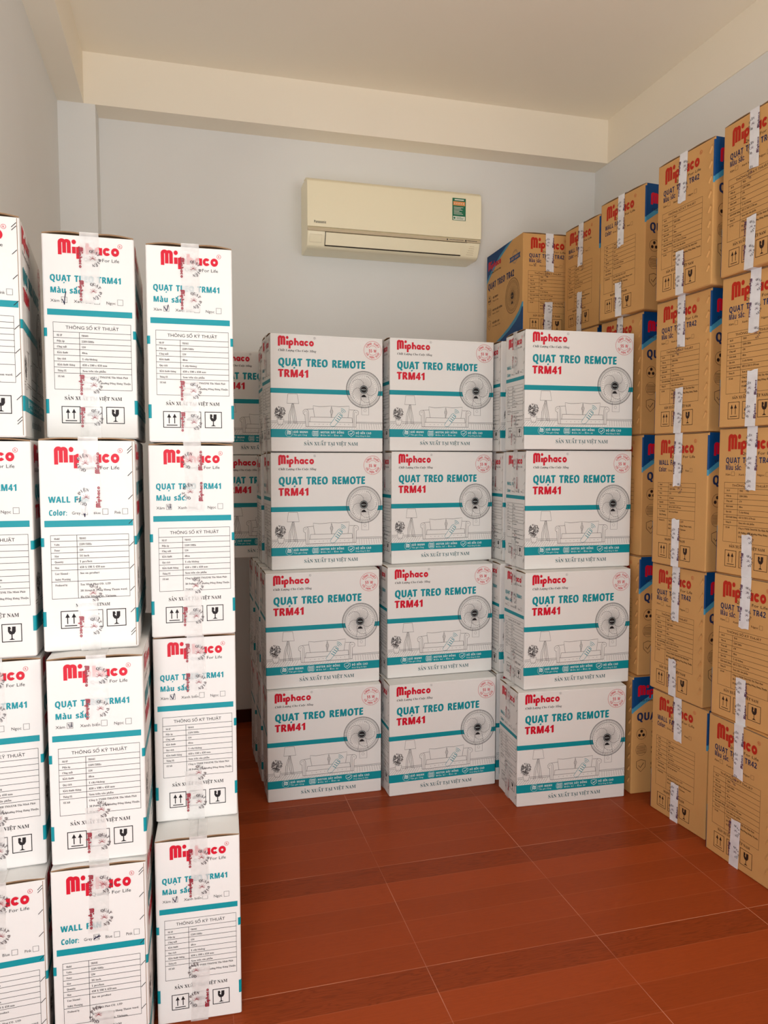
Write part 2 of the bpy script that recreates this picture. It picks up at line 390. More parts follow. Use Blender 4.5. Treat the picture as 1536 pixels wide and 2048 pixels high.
def spec_table(p, u0, u1, ud, top, lines, head, rows, ink, ts=.0046):
    vs = [top]+lines; p.frame_(u0, top, u1, lines[-1], .0011, ink)
    for v in vs[1:-1]: p.line([(u0, v), (u1, v)], .0009, ink)
    first = vs[1] if head else vs[0]
    p.line([(ud, first), (ud, lines[-1])], .0009, ink)
    if head: p.text(head, 'sans', (u0+u1)/2, (vs[0]+vs[1])/2+.008, .0072, ink, .58*(u1-u0)/.845, align='C', res=3)
    k = 1 if head else 0
    for i, (a, b) in enumerate(rows):
        va, vb = vs[i+k], vs[i+k+1]
        bl = va+min(.0285, (vb-va))*.62+.003
        for j, ln in enumerate(a.split('|')): p.text(ln, 'serif', u0+.035, bl+j*.027, ts*.92, ink, res=1, width=len(ln)*.0118*(u1-u0)/.845)
        for j, ln in enumerate(b.split('|')): p.text(ln, 'serif', ud+.022, bl+j*.029, ts*.92, ink, res=1, width=min(len(ln)*.0152*(u1-u0)/.845, u1-ud-.03))
VN_ROWS = lambda mod, watt, qty, size: [('Mã SP', mod), ('Điện áp', '220V/50Hz'), ('Công suất', watt), ('Kích thước', '40cm'), ('Quy cách', qty),
    ('Kích thước thùng', size), ('Tháng SX', 'Xem trên sản phẩm'), ('SX bởi', 'Công ty TNHH TM&XNK Tân Minh Phát|38 Đường số 8, phường Đông Hưng Thuận,|TP.HCM')]
EN_ROWS = lambda mod, watt, qty, size: [('Model', mod), ('Volts', '220V/50Hz'), ('Power', watt), ('Size', '16 inch'), ('Quantity', qty), ('Meas', size),
    ('User Manual -|Safety Warning', 'See on product'), ('Produced by', 'Tan Minh Phat CO., LTD|38 Street 8, Dong Hung Thuan ward,|Ho Chi Minh City, Vietnam.')]
def reg_mark(p, u, v, r, m):
    p.ring(u, v, r, r*.16, m, 1, 14); p.text('R', 'sans', u, v+r*.55/p.H, r*1.05, m, align='C', res=1)
def option(p, words, boxes, v0, v1, ink):
    for (t, a, b), x in zip(words, boxes):
        p.text(t, 'sans', a, v1-.002, .0062*p.H/.4545, ink, b-a, res=2)
        p.frame_(x, v0, x+(v1-v0)*p.H/p.W*.94, v1, .0009, ink)
def white_vn(p):
    p.logo(.174, .036, .835, .104, 'red'); reg_mark(p, .845, .056, .0046, 'red')
    p.text('Quality For Life', 'sans', .445, .136, .0072, 'black', .39, res=2)
    p.text('QUẠT TREO TRM41', 'bold', .078, .239, .0132, 'teal', .782, fat=.032); p.text('Màu sắc:', 'bold', .078, .296, .0122, 'teal', .36, fat=.032)
    option(p, [('Xám', .08, .178), ('Xanh biển', .33, .54), ('Ngọc', .68, .785)], [.197, .55, .805], .315, .342, 'black')
    p.rect(.042, .374, .965, .403, 'teal')
    spec_table(p, .10, .945, .379, .437, [.483, .511, .539, .566, .596, .625, .654, .682, .761], 'THÔNG SỐ KỸ THUẬT', VN_ROWS('TRM41', '55W', '1 cây/thùng', '450 x 190 x 450 mm'), 'black')
    p.text('SẢN XUẤT TẠI VIỆT NAM', 'serif', .515, .812, .0078, 'black', .63, align='C', res=1)
    icon_up(p, .17, .845, .365, .925, 'black'); icon_umbrella(p, .41, .845, .605, .925, 'grey'); icon_glass(p, .655, .845, .85, .925, 'black')
    wraps(p)
def wraps(p):
    for u0, u1 in ((.0205, .036), (.968, .9795)):
        p.rect(u0, .466, u1, .507, 'teal'); p.rect(u0, .81, u1, .88, 'teal')
def white_en(p):
    p.logo(.16, .044, .835, .118, 'red'); reg_mark(p, .845, .062, .0046, 'red')
    p.text('Quality For Life', 'sans', .415, .15, .0072, 'black', .42, res=2)
    p.text('WALL FAN', 'bold', .09, .303, .0124, 'teal', .43, fat=.032); p.text('Color:', 'bold', .09, .363, .0115, 'teal', .19, fat=.032)
    option(p, [('Grey', .325, .415), ('Blue', .55, .625), ('Pink', .77, .838)], [.43, .645, .855], .335, .361, 'black')
    p.rect(.042, .386, .965, .416, 'teal')
    p.line([(.974, .02), (.974, .99)], .0011, 'flute', 2)         # cut edge of the glued joint
    spec_table(p, .10, .915, .37, .455, [.483, .510, .537, .564, .591, .618, .672, .752], None, EN_ROWS('TRM41', '55W', '1 pcs/box', '450 X 190 X 450 mm'), 'black')
    p.text('MADE IN VIETNAM', 'serif', .52, .793, .0068, 'black', .36, align='C', res=1)
    icon_up(p, .185, .812, .385, .892, 'black'); icon_umbrella(p, .425, .812, .62, .892, 'grey'); icon_glass(p, .665, .812, .865, .892, 'black')
    for v in (.052, .066, .172, .282, .398, .505, .612, .718, .822, .918, .932): p.line([(.92, v+.009), (.968, v-.012)], .0013, 'black', 3)
    wraps(p)
def white_wide(p):
    K = 'tealdark'; q = lambda x, y: ((x-412)/1053, (y-112-43*(x-412)/1053*(1-(y-112)/1116))/1116)
    def L(pts, w=.0007, m='line', layer=1, closed=False): p.line([q(*a) for a in pts], w*1.6, m, layer, closed)
    p.logo(.065, .027, .376, .104, 'red'); reg_mark(p, .383, .036, .0042, 'grey')
    p.text('Chất Lượng Cho Cuộc Sống', 'serifi', .067, .156, .0082, 'black', .33, res=1)
    p.text('QUẠT TREO REMOTE', 'bold', .066, .277, .0282, 'teal', .775, res=4, fat=.045); p.text('TRM41', 'bold', .066, .371, .0282, 'red', .272, res=4, fat=.045)
    p.rect(.0088, .466, .9912, .507, 'teal'); p.rect(.0088, .81, .9912, .88, 'teal')
    # power stamp
    cu, cv = .906, .115
    p.ring(cu, cv, .0365, .0011, 'red', 1, 40); p.ring(cu, cv, .0185, .0011, 'red', 1, 28, 30, 150); p.ring(cu, cv, .0185, .0011, 'red', 1, 28, 210, 330)
    p.text('55 W', 'bold', cu, cv+.017, .0115, 'red', .072, align='C')
    p.arctext('CÔNG SUẤT', 'bold', cu, cv, .0275, 90, 120, .0074, 'red'); p.arctext('CÓ HẸN GIỜ', 'bold', cu, cv, .0275, 270, 125, .0074, 'red', inward=True)
    # wall fan drawing
    fu, fv, R = .824, .457, .0725; fc = p.P(fu, fv)
    p.disc(fu, fv, R*.84, 'white', 1, 48)
    p.ring(fu, fv, R, .0013, 'black', 2, 64); p.ring(fu, fv, R*.985-.0012, .0006, 'black', 2, 64)
    p.ring(fu, fv, R*.84, .0009, 'black', 2, 56); p.ring(fu, fv, R*.77, .0006, 'grey', 2, 48)
    for i in range(84):
        a = 2*PI*i/84; ca, sa = math.cos(a), math.sin(a)
        v, f = stroke([(fc[0]+R*.84*ca, fc[1]+R*.84*sa), (fc[0]+R*.99*ca, fc[1]+R*.99*sa)], .0010); p.put(v, f, 'line', 2)
        v, f = stroke([(fc[0]+R*.24*ca, fc[1]+R*.24*sa), (fc[0]+R*(.62 if i % 2 else .76)*ca, fc[1]+R*(.62 if i % 2 else .76)*sa)], .0005); p.put(v, f, 'line', 2)
    for i in range(5):
        a = 72*i+20; pts = [(fc[0]+R*r*math.cos(math.radians(a+b)), fc[1]+R*r*math.sin(math.radians(a+b))) for r, b in ((.24, 0), (.4, 4), (.55, 16), (.68, 34), (.74, 52), (.72, 60))]
        v, f = stroke(pts, .0010); p.put(v, f, 'black', 3)
    p.disc(fu, fv, R*.23, 'black', 3, 24); p.ring(fu, fv, R*.185, .0008, 'pale', 4, 20); p.text('Miphaco', 'bold', fu, fv+.004, .0028, 'pale', .042, 5, 'C', 1)
    p.poly([(fu-.026, fv+.066), (fu+.026, fv+.066), (fu+.008, fv+.045), (fu-.008, fv+.045)], 'black', 4)
    L([(1262, 690), (1240, 790)], .0006, 'black', 4); L([(1322, 700), (1338, 790)], .0006, 'black', 4)
    L([(1258, 792), (1258, 878), (1328, 880), (1328, 795)], .0007, 'grey', 1); p.ring(*q(1291, 838), .0052, .0007, 'grey', 1, 16)
    # lamp, plant, sofa, floor
    L([(568, 686), (652, 688), (667, 777), (558, 775)], .0008, closed=True)
    for a in ([(605, 777), (575, 880), (570, 975)], [(608, 777), (590, 880), (584, 965)], [(618, 777), (636, 880), (650, 975)], [(614, 777), (622, 880), (632, 962)], [(610, 800), (604, 880), (620, 960), (632, 962)]): L(a)
    rnd = random.Random(3)
    for i in range(95):
        a = rnd.random()*2*PI; r = rnd.random()**.6; x, y = 493+50*r*math.cos(a), 872+58*r*math.sin(a)-8
        d = rnd.random()*PI; w_, h_ = 9, 3.2
        pts = [(x+w_*math.cos(t)*math.cos(d)-h_*math.sin(t)*math.sin(d), y+w_*math.cos(t)*math.sin(d)+h_*math.sin(t)*math.cos(d)) for t in [2*PI*k/7 for k in range(7)]]
        if i % 5: L(pts, .0005, 'line', 1+i % 3, True)
        else: p.poly([q(*t) for t in pts], 'line', 1+i % 3)
    L([(466, 926), (530, 926), (518, 978), (480, 978)], .0008, closed=True)
    L([(414, 942), (470, 942)]); L([(527, 944), (728, 948)]); L([(1205, 948), (1463, 950)]); L([(414, 956), (468, 957)]); L([(530, 958), (728, 960)]); L([(1205, 958), (1463, 962)])
    for i in range(46):
        x = 424+23*i
        if 470 < x < 1225 or True: L([(x+ (x-940)*.00+6, 962 if (x < 722 or x > 1212) else 1002), (x-(940-x)*.06-10, 1014)], .0004)
    L([(728, 990), (724, 940), (722, 880)]); L([(724, 885), (706, 872), (704, 846), (718, 832), (738, 830), (752, 842), (756, 866), (756, 990)])
    L([(718, 862), (722, 846), (738, 846), (742, 862), (740, 990)], .0005)
    L([(1204, 990), (1206, 885), (1226, 874), (1228, 850), (1214, 836), (1194, 834), (1180, 846), (1176, 868), (1174, 990)])
    L([(1188, 990), (1188, 862), (1200, 850), (1214, 862)], .0005)
    L([(728, 992), (1206, 994)], .0009); L([(756, 948), (1174, 952)]); L([(772, 902), (1165, 908)]); L([(772, 902), (766, 948)]); L([(1165, 908), (1170, 952)])
    L([(738, 830), (800, 826)]); L([(1140, 832), (1194, 834)])
    L([(812, 902), (800, 830), (798, 796), (850, 804), (920, 802), (968, 797), (964, 850), (966, 905)]); L([(972, 905), (976, 840), (972, 798), (1040, 804), (1140, 798), (1134, 850), (1126, 908)])
    L([(970, 812), (984, 850), (972, 890), (957, 850)], .0007, closed=True)
    for x in (812, 854, 892, 930, 1052, 1094, 1132): p.disc(*q(x, 970), .0013, 'grey', 1, 6)
    p.poly([q(955, 972), q(1035, 864), q(1074, 892), q(1000, 986), q(970, 992)], 'white', 2)
    L([(955, 972), (1035, 864), (1050, 860), (1074, 885), (1070, 900), (1000, 986), (970, 992)], .0009, 'teal', 3, True)
    for a in range(4): L([(1005+a*13, 925-a*17), (1032+a*13, 945-a*17)], .0016, 'teal', 3)
    for r in (22, 36, 50): p.ring(*q(1058, 872), r/1053*p.W, .0016, 'teal', 3, 10, 20, 88)
    # icons and words in the lower band
    def words(x, y, a, b, w):
        p.text(a, 'bold', *q(x, y), .0078, 'pale', w, 2, res=1); p.text(b, 'sans', *q(x, y+25), .0058, 'pale', w*.92, 2, res=1)
    words(615, 1053, 'GIÓ MẠNH', 'Tản gió rộng', .128); words(865, 1055, 'MOTOR DÂY ĐỒNG', 'Bền bỉ - Êm ái', .214); words(1200, 1060, 'ĐỘ BỀN CAO', 'Hoạt động ổn định', .145)
    p.ring(*q(575, 1053), .0145, .0008, 'pale', 2, 24)
    for y in (1046, 1056, 1066): L([(555, y), (568, y-6), (580, y), (595, y-6)], .0014, 'pale', 2)
    for x, y in ((566, 1034), (582, 1038)): p.disc(*q(x, y), .0028, 'pale', 2, 8)
    p.ring(*q(820, 1055), .0145, .0006, 'pale', 2, 24)
    for y in (1040, 1048, 1056, 1064, 1072): L([(796, y), (840, y)], .0009, 'pale', 2)
    L([(790, 1036), (842, 1036), (842, 1076), (790, 1076)], .0009, 'pale', 2, True)
    L([(1128, 1038), (1157, 1030), (1186, 1038), (1184, 1062), (1157, 1084), (1130, 1062)], .0011, 'pale', 2, True); L([(1144, 1054), (1154, 1064), (1174, 1044)], .0016, 'pale', 2)
    p.text('SẢN XUẤT TẠI VIỆT NAM', 'serif', .526, .946, .0135, K, .486, align='C')
def kraft_logo(p):
    p.logo(.14, .045, .755, .148, 'kred'); reg_mark(p, .775, .064, .006, 'kred')
    p.text('Quality For Life', 'sans', .33, .186, .0092, 'kblack', .45, res=2)
def kraft_icons(p):
    icon_up(p, .14, .836, .30, .945, 'kblack'); icon_umbrella(p, .345, .836, .505, .945, 'kblack'); icon_glass(p, .555, .836, .73, .945, 'kblack')
def kraft_vn(p):
    kraft_logo(p); kraft_icons(p)
    p.text('QUẠT TREO TR42', 'bold', .11, .241, .0175, 'navy', .65, fat=.012); p.text('Màu sắc:', 'bold', .11, .288, .0165, 'navy', .235, fat=.012)
    option(p, [('Xám', .11, .185), ('Xanh biển', .30, .46), ('Ngọc', .56, .66)], [.198, .47, .675], .300, .327, 'kblack')
    spec_table(p, .10, .82, .30, .372, [.412, .448, .484, .52, .556, .592, .628, .664, .778], 'THÔNG SỐ KỸ THUẬT', VN_ROWS('TR42', '47W', '2 cây/thùng', '455 X 310 X 470 mm'), 'kblack', .0062)
    p.text('SẢN XUẤT TẠI VIỆT NAM', 'serif', .445, .815, .0088, 'kblack', .50, align='C', res=1)
    for i in range(9):                                    # pressed-in glue seam marks
        v = .06+.1*i; o, r, u, n = p.fr
        q = [(.915, v+.028, .0003), (.958, v-.012, .0003), (.968, v+.004, .0042), (.926, v+.044, .0042), (.972, v+.012, .0003), (.932, v+.052, .0003)]
        p.M.add([o+r*(a*p.W)+u*(-b*p.H)+n*c for a, b, c in q], [(0, 3, 2, 1), (3, 5, 4, 2)], 'kraft')
def kraft_en(p):
    kraft_logo(p); kraft_icons(p)
    p.text('WALL FAN', 'bold', .11, .238, .0175, 'navy', .36, fat=.012); p.text('Color:', 'bold', .11, .288, .0165, 'navy', .16, fat=.012)
    option(p, [('Grey', .29, .37), ('Blue', .44, .51), ('Pink', .61, .675)], [.38, .525, .69], .262, .288, 'kblack')
    spec_table(p, .10, .80, .30, .372, [.404, .438, .472, .506, .54, .574, .644, .778], None, EN_ROWS('TR42', '47W', '2 pcs/box', '455 X 310 X 470 mm'), 'kblack', .0062)
    p.text('MADE IN VIETNAM', 'serif', .445, .812, .0085, 'kblack', .38, align='C', res=1)
def kraft_wide(p):
    A, Z = .0088, .9912
    p.poly([(A, .006), (.74, .006), (.60, .045), (.42, .10), (.26, .165), (.12, .235), (A, .305)], 'sky', 0)
    p.poly([(A, .006), (.68, .006), (.55, .03), (.38, .08), (.22, .145), (.1, .205), (A, .265)], 'blue', 1)
    p.poly([(Z, .995), (.20, .995), (.42, .94), (.64, .875), (.80, .81), (.92, .745), (Z, .68)], 'sky', 0)
    p.poly([(Z, .995), (.30, .995), (.48, .955), (.68, .90), (.84, .84), (.94, .785), (Z, .725)], 'blue', 1)
    p.logo(.05, .075, .42, .16, 'red', 2); p.text('Chất Lượng Cho Cuộc Sống', 'serifi', .06, .215, .008, 'kblack', .36, 2, res=1)
    p.text('QUẠT TREO TR42', 'bold', .045, .375, .030, 'navy', .74, 2, res=3, fat=.032)
    for v, a, b in ((.49, 'GIÓ MẠNH', 'Tản gió rộng'), (.625, 'MOTOR DÂY ĐỒNG', 'Bền bỉ - Êm ái'), (.76, 'ĐỘ BỀN CAO', 'Hoạt động ổn định')):
        p.text(a, 'bold', .19, v, .0095, 'kblack', .02*len(a), 2, res=1); p.text(b, 'sans', .19, v+.035, .0075, 'kblack', .0135*len(b), 2, res=1)
        if v < .6:
            p.ring(.095, v, .022, .0012, 'kblack', 2, 24)
            for k in range(3): c = p.P(.095, v); a_ = math.radians(90+120*k); p.disc(.095+.0105*math.cos(a_)/p.W, v-.0105*math.sin(a_)/p.H, .0062, 'kblack', 2, 10)
        elif v < .7:
            p.ring(.095, v, .024, .0008, 'kblack', 2, 24)
            for k in range(7): p.line([(.05, v-.03+.01*k), (.14, v-.03+.01*k)], .0012, 'kblack', 2)
        else:
            p.line([(.05, v-.035), (.095, v-.05), (.14, v-.035), (.138, v+.015), (.095, v+.055), (.052, v+.015)], .0018, 'kblack', 2, True); p.line([(.072, v), (.09, v+.02), (.122, v-.02)], .0024, 'kblack', 2)
    fu, fv, R = .74, .567, .083; fc = p.P(fu, fv)
    for r, w in ((1, .0018), (.86, .001), (.78, .0008)): p.ring(fu, fv, R*r, w, 'kblack', 2, 56)
    for i in range(72):
        a = 2*PI*i/72; ca, sa = math.cos(a), math.sin(a)
        v, f = stroke([(fc[0]+R*.22*ca, fc[1]+R*.22*sa), (fc[0]+R*.99*ca, fc[1]+R*.99*sa)], .0006); p.put(v, f, 'kblack', 2)
    p.disc(fu, fv, R*.2, 'kblack', 3, 20); p.text('Miphaco', 'bold', fu, fv+.005, .004, 'kraft', .06, 4, 'C', 1); p.poly([(fu-.03, fv+.08), (fu+.03, fv+.08), (fu+.01, fv+.055), (fu-.01, fv+.055)], 'kblack', 3)
    p.ring(.8, .19, .032, .001, 'blue', 2, 28); p.ring(.8, .19, .027, .0008, 'blue', 2, 28); p.poly([(.66, .175), (.94, .175), (.92, .2), (.94, .225), (.66, .225), (.68, .2)], 'blue', 3)
    p.text('BẢO HÀNH', 'bold', .8, .213, .012, 'kraft', .2, 4, 'C', 1)

def tape(name, hx, hy, H, cu, w, length, bottom, film, flip, inks, wave=.0005, seed=0):
    """U-shaped strip over the seam: across the lid (or base) and down (or up) both end faces"""
    rnd = random.Random(seed); me = Mesh(); y0 = (cu-.5)*2*hy; d = .0018
    zt = (-.0004 if bottom else H+.0004)
    for sx in (1, -1):
        n = 9; rows = []; wob = [rnd.uniform(-1, 1) for _ in range(n+1)]; skew = rnd.uniform(-.006, .006)
        for i in range(n+1):
            z = zt+(length*i/n if bottom else -length*i/n); rows.append((z, skew*i/n))
        v = []
        for i, (z, s_) in enumerate(rows):
            for k, y in enumerate((-.5, -.17, .17, .5)):
                jag = (rnd.uniform(-.003, .003) if i == n else 0)
                v.append((sx*(hx+d+wave*(wob[i] if k in (1, 2) else 0)), sx*(y0+y*w+s_), z+jag))
        f = [(i*4+k, i*4+k+1, (i+1)*4+k+1, (i+1)*4+k) for i in range(n) for k in range(3)]
        flipf = (sx > 0) ^ (not bottom) ^ (sx < 0)
        me.add(v, [q if not flipf else q[::-1] for q in f], film)
        # print: rows of the wordmark beside a ring of letters
        fr = (Vector((sx*hx, sx*(y0-w/2), H)), Vector((0, sx, 0)), Vector((0, 0, 1)), Vector((sx, 0, 0)))
        p = Print(me, w, H, fr, d+.0009, .0002)
        z = .010+rnd.random()*.016
        while z < length-.012:
            vv = (1-z/H) if bottom else z/H; mid = .36 if not flip else .64
            ang = -PI/2 if not flip else PI/2
            zz = min(length-.003, z+.062); vm = (1-(z+.03)/H) if bottom else (z+.03)/H
            sub = Print(me, .045, .0112, (fr[0]+fr[1]*(w*(.18 if not flip else .82))+fr[2]*(-(vm*H)+(.0225 if not flip else -.0225)), Vector((0, 0, -1 if not flip else 1)), fr[1]*(1 if not flip else -1), fr[3]), d+.0009, .0002)
            if z+.053 < length+.004: sub.logo(0, 0, 1, .8, inks[0])
            cu_ = .66 if not flip else .34
            p.arctext('QUẠT ĐIỆN', 'serif', cu_, vm, .0155, 10 if not flip else 170, 185, .0062, inks[1])
            for a in (20, 62, 95, 140, 200, 228, 318, 340):
                c = p.P(cu_, vm); p.line([(cu_, vm), (cu_+.008*math.cos(math.radians(a))/w, vm-.006*math.sin(math.radians(a))/H)], .0006, inks[2])
            z += .072
    zz = zt; e = .0006 if not bottom else -.0006
    me.add([(-hx-d, y0-w/2, zz), (hx+d, y0-w/2, zz), (hx+d, y0+w/2, zz), (-hx-d, y0+w/2, zz)], [(0,1,2,3)] if not bottom else [(3,2,1,0)], film)
    return me.data(name)

# ------------------------------------------------------------------ carton prototypes (mesh data shared by every copy)
WX, WY, WH = .452/2, .193/2, .4545
KX, KY, KH = .452/2, .2794/2, .4755
GAP = .0075
GAPK = .005
wm = Mesh(); carton_shell(wm, WX, WY, WH, GAP, 'white'); fr = frames(WX, WY, WH)
white_vn(Print(wm, 2*WY, WH, fr['+X'])); white_en(Print(wm, 2*WY, WH, fr['-X']))
for k in ('-Y', '+Y'): white_wide(Print(wm, 2*WX, WH, fr[k]))
for k in ('++', '-+', '--', '+-'):
    corner_ink(wm, WX, WY, WH, k, .466, .507, 'teal'); corner_ink(wm, WX, WY, WH, k, .81, .88, 'teal')
km = Mesh(); carton_shell(km, KX, KY, KH, GAPK, 'kraft'); fr = frames(KX, KY, KH)
kraft_vn(Print(km, 2*KY, KH, fr['+X'])); kraft_en(Print(km, 2*KY, KH, fr['-X']))
for k in ('-Y', '+Y'): kraft_wide(Print(km, 2*KX, KH, fr[k]))
for k in ('--', '++'): corner_ink(km, KX, KY, KH, k, .025, .27, 'blue'); corner_ink(km, KX, KY, KH, k, .27, .312, 'sky')
for k in ('+-', '-+'): corner_ink(km, KX, KY, KH, k, .722, .992, 'blue'); corner_ink(km, KX, KY, KH, k, .675, .722, 'sky')
DATA = {
  'white': dict(body=wm.data('printed_white_carton_body'),
    flap=[[flap('white_flap', WX, WY, WH, GAP, b, s, 'white') for s in (-1, 1)] for b in (.0025, .0045)],
    up=[tape('white_upper_tape', WX, WY, WH, .51, .040, .138+.008*i, False, 'tape_clear', i == 3, ('tapered', 'tapegrey', 'tapered'), seed=i) for i in range(4)],
    low=[tape('white_lower_tape', WX, WY, WH, .49, .040, .112+.010*i, True, 'tape_clear', i == 2, ('tapered', 'tapegrey', 'tapered'), seed=20+i) for i in range(4)]),
  'kraft': dict(body=km.data('printed_brown_carton_body'),
    flap=[[flap('brown_flap', KX, KY, KH, GAPK, b, s, 'kraft') for s in (-1, 1)] for b in (.0012, .003)],
    up=[tape('brown_upper_tape', KX, KY, KH, .48, .040, .165+.012*i, False, 'tape_white', i % 2, ('tapepurple', 'tapegrey', 'tapepurple'), seed=40+i) for i in range(4)],
    low=[tape('brown_lower_tape', KX, KY, KH, .46, .040, .135+.012*i, True, 'tape_white', i % 2, ('tapepurple', 'tapegrey', 'tapepurple'), seed=60+i) for i in range(4)])}
def link(name, data, parent):
    o = bpy.data.objects.new(name, data); COL.objects.link(o); o.parent = parent; return o
def pen(parent, kind, box, style, rnd):
    """a hand-made tick inside one of the printed check boxes"""
    me = Mesh()
    if kind == 'white': hx, hy, H = WX, WY, WH
    else: hx, hy, H = KX, KY, KH
    face, u, v, s_ = box
    p = Print(me, 2*hy, H, frames(hx, hy, H)[face], .0012, .0002)
    q = lambda a, b: (u+a*s_/(2*hy), v+b*s_/H)
    if style == 'V': pts = [q(-.42, -.35), q(-.05, .38), q(.05, .40), q(.35, -.75)]
    elif style == 'long': pts = [q(-.4, -.1), q(-.05, .55), q(.0, .9), q(.1, -.4), q(.32, -1.5)]
    elif style == 'block': pts = [q(-.3, -.3), q(-.1, .4), q(.0, -.5), q(.1, .4), q(.25, -.6), q(.3, .3)]
    else: pts = [q(-.5, .35), q(.5, -.35), q(-.35, -.3), q(.4, .3), q(-.45, .1), q(.7, -.15)]
    p.line(pts, .0019, 'pen'); me.obj('pen_mark', parent)
BOX = {('white', 'VN', 0): ('+X', .228, .328, .012), ('white', 'VN', 1): ('+X', .581, .328, .012), ('white', 'EN', 0): ('-X', .459, .348, .012), ('white', 'EN', 1): ('-X', .674, .348, .012),
       ('kraft', 'VN', 0): ('+X', .219, .313, .012), ('kraft', 'VN', 1): ('+X', .491, .313, .012), ('kraft', 'EN', 1): ('-X', .546, .275, .012)}
seq = [0]
def carton(kind, cx, cy, z, rz, sz, label, group, top=False, tick=None):
    D = DATA[kind]; k = seq[0]; seq[0] += 1; rnd = random.Random(k*5+1)
    r = bpy.data.objects.new('white_carton' if kind == 'white' else 'brown_carton', None); COL.objects.link(r)
    r.empty_display_size = .1; r.location = (cx, cy, z); r.rotation_euler = (0, 0, rz); r.scale = (1, 1, sz)
    r['label'] = label; r['category'] = 'cardboard box'; r['group'] = group
    link('carton_body', D['body'], r)
    for fl in D['flap'][1 if top else 0]: link('top_flap', fl, r)
    link('packing_tape', D['up'][(k*3+1) % 4], r); link('packing_tape', D['low'][(k*7+2) % 4], r)
    if tick: pen(r, kind, BOX[(kind, tick[0], tick[1])], tick[2], rnd)
    return r
def stack(kind, items, group):
    """items bottom to top: (cx, cy, z, rz, label, tick)"""
    H = WH if kind == 'white' else KH
    for i, (cx, cy, z, rz, lab, tick) in enumerate(items):
        z = 0 if i == 0 else z; nz = items[i+1][2] if i+1 < len(items) else z+H
        carton(kind, cx, cy, z, rz, min(1.03, (nz-z)/H)*(.9995), lab, group, i == len(items)-1, tick)
def from_face(x, y, deg, depth):
    r = math.radians(deg); return x-math.sin(r)*depth/2, y+math.cos(r)*depth/2
LV4 = ['on the floor, bottom of', 'second from the floor in', 'third from the floor in', 'topmost of']

# ------------------------------------------------------------------ the room
XL, XR, YB, YF = -.514, 2.205, 3.78, -0.30
ZS, ZC, BY, BX, PX = 2.903, 3.125, 3.646, -.405, -.357
def struct(name, me):
    o = me.obj(name); o['kind'] = 'structure'; return o
me = Mesh(); me.box(XL-.1, YF-.1, -.08, XR+.1, YB+.1, 0, 'floor'); struct('floor', me)
me = Mesh(); me.box(XL-.1, YF-.1, ZC, XR+.1, YB+.1, ZC+.1, 'ceil'); struct('ceiling', me)
me = Mesh(); me.box(XL-.1, YB, 0, XR+.1, YB+.1, ZC, 'wall'); struct('wall_back', me)
me = Mesh(); me.box(XL-.1, YF, 0, XL, YB, ZC, 'wall'); struct('wall_left', me)
me = Mesh(); me.box(XR, YF, 0, XR+.1, YB, ZC, 'wall'); struct('wall_right', me)
me = Mesh()                                                # front wall with the wide doorway and an invented window opening for the fill
for x0, x1, z0, z1 in ((XL-.1, -.52, 0, ZC), (-.52, -.13, 2.16, ZC), (-.13, .88, 0, ZC), (.88, 1.92, 0, 1.24), (.88, 1.92, 2.36, ZC), (1.92, XR+.1, 0, ZC)):
    me.box(x0, YF-.1, z0, x1, YF, z1, 'wall')
struct('wall_front', me)
me = Mesh(); me.box(PX, BY, ZS, XR, YB, ZC, 'cream'); me.box(BX, BY, ZS, PX, YB, ZC, 'cream'); struct('trim_1', me)
me = Mesh(); me.box(XL, YF, ZS, BX, YB, ZC, 'cream'); struct('trim_2', me)
me = Mesh(); me.box(XR-.006, YF, ZS, XR, BY, ZC, 'cream'); struct('trim_3', me)
me = Mesh(); me.box(XL, BY, 0, PX, YB, ZS, 'wall'); struct('trim_4', me)
me = Mesh(); me.box(PX, YB-.010, 0, XR, YB, .066, 'skirt'); struct('baseboard_back', me)
me = Mesh(); me.box(XL, YF, 0, XL+.0005, BY, .066, 'skirt'); struct('baseboard_left', me)
me = Mesh(); me.box(XR-.010, YF, 0, XR, YB-.010, .066, 'skirt'); struct('baseboard_right', me)

# ------------------------------------------------------------------ left-hand columns, end faces towards the room
A = {'A0_3':(-0.4141,1.6936,5.0,0.0076),'A0_2':(-0.4073,1.7052,0.20,-0.0021),'A0_1':(-0.4015,1.7049,2.65,-0.0082),'A0_0':(-0.3969,1.6536,2.41,0),
 'A1_3':(-0.1990,1.8087,0.6,0.0098),'A1_2':(-0.2010,1.7092,0.8,0.0046),'A1_1':(-0.1905,1.6575,-1.3,0.0103),'A1_0':(-0.1925,1.6452,-1.6,0),
 'A2_3':(0.0180,1.8128,-1.12,0.0027),'A2_2':(0.0153,1.8142,0.90,-0.0021),'A2_1':(0.0150,1.8307,-1.60,-0.0047),'A2_0':(0.0132,1.7430,-2.6,0)}
COLN = ['the end-on column against the left wall', 'the middle end-on column', 'the end-on column beside open floor']
SIDE = {'A0': 'EVVE', 'A1': 'EVEV', 'A2': 'VVVV'}
TICK = {'A0_3': None, 'A1_3': ('VN', 0, 'long'), 'A2_3': ('VN', 0, 'V'), 'A1_2': ('EN', 0, 'long'), 'A2_2': ('VN', 0, 'block'), 'A1_1': ('VN', 0, 'block'), 'A2_1': ('VN', 0, 'V'), 'A2_0': ('VN', 0, 'V'), 'A1_0': ('EN', 0, 'X')}
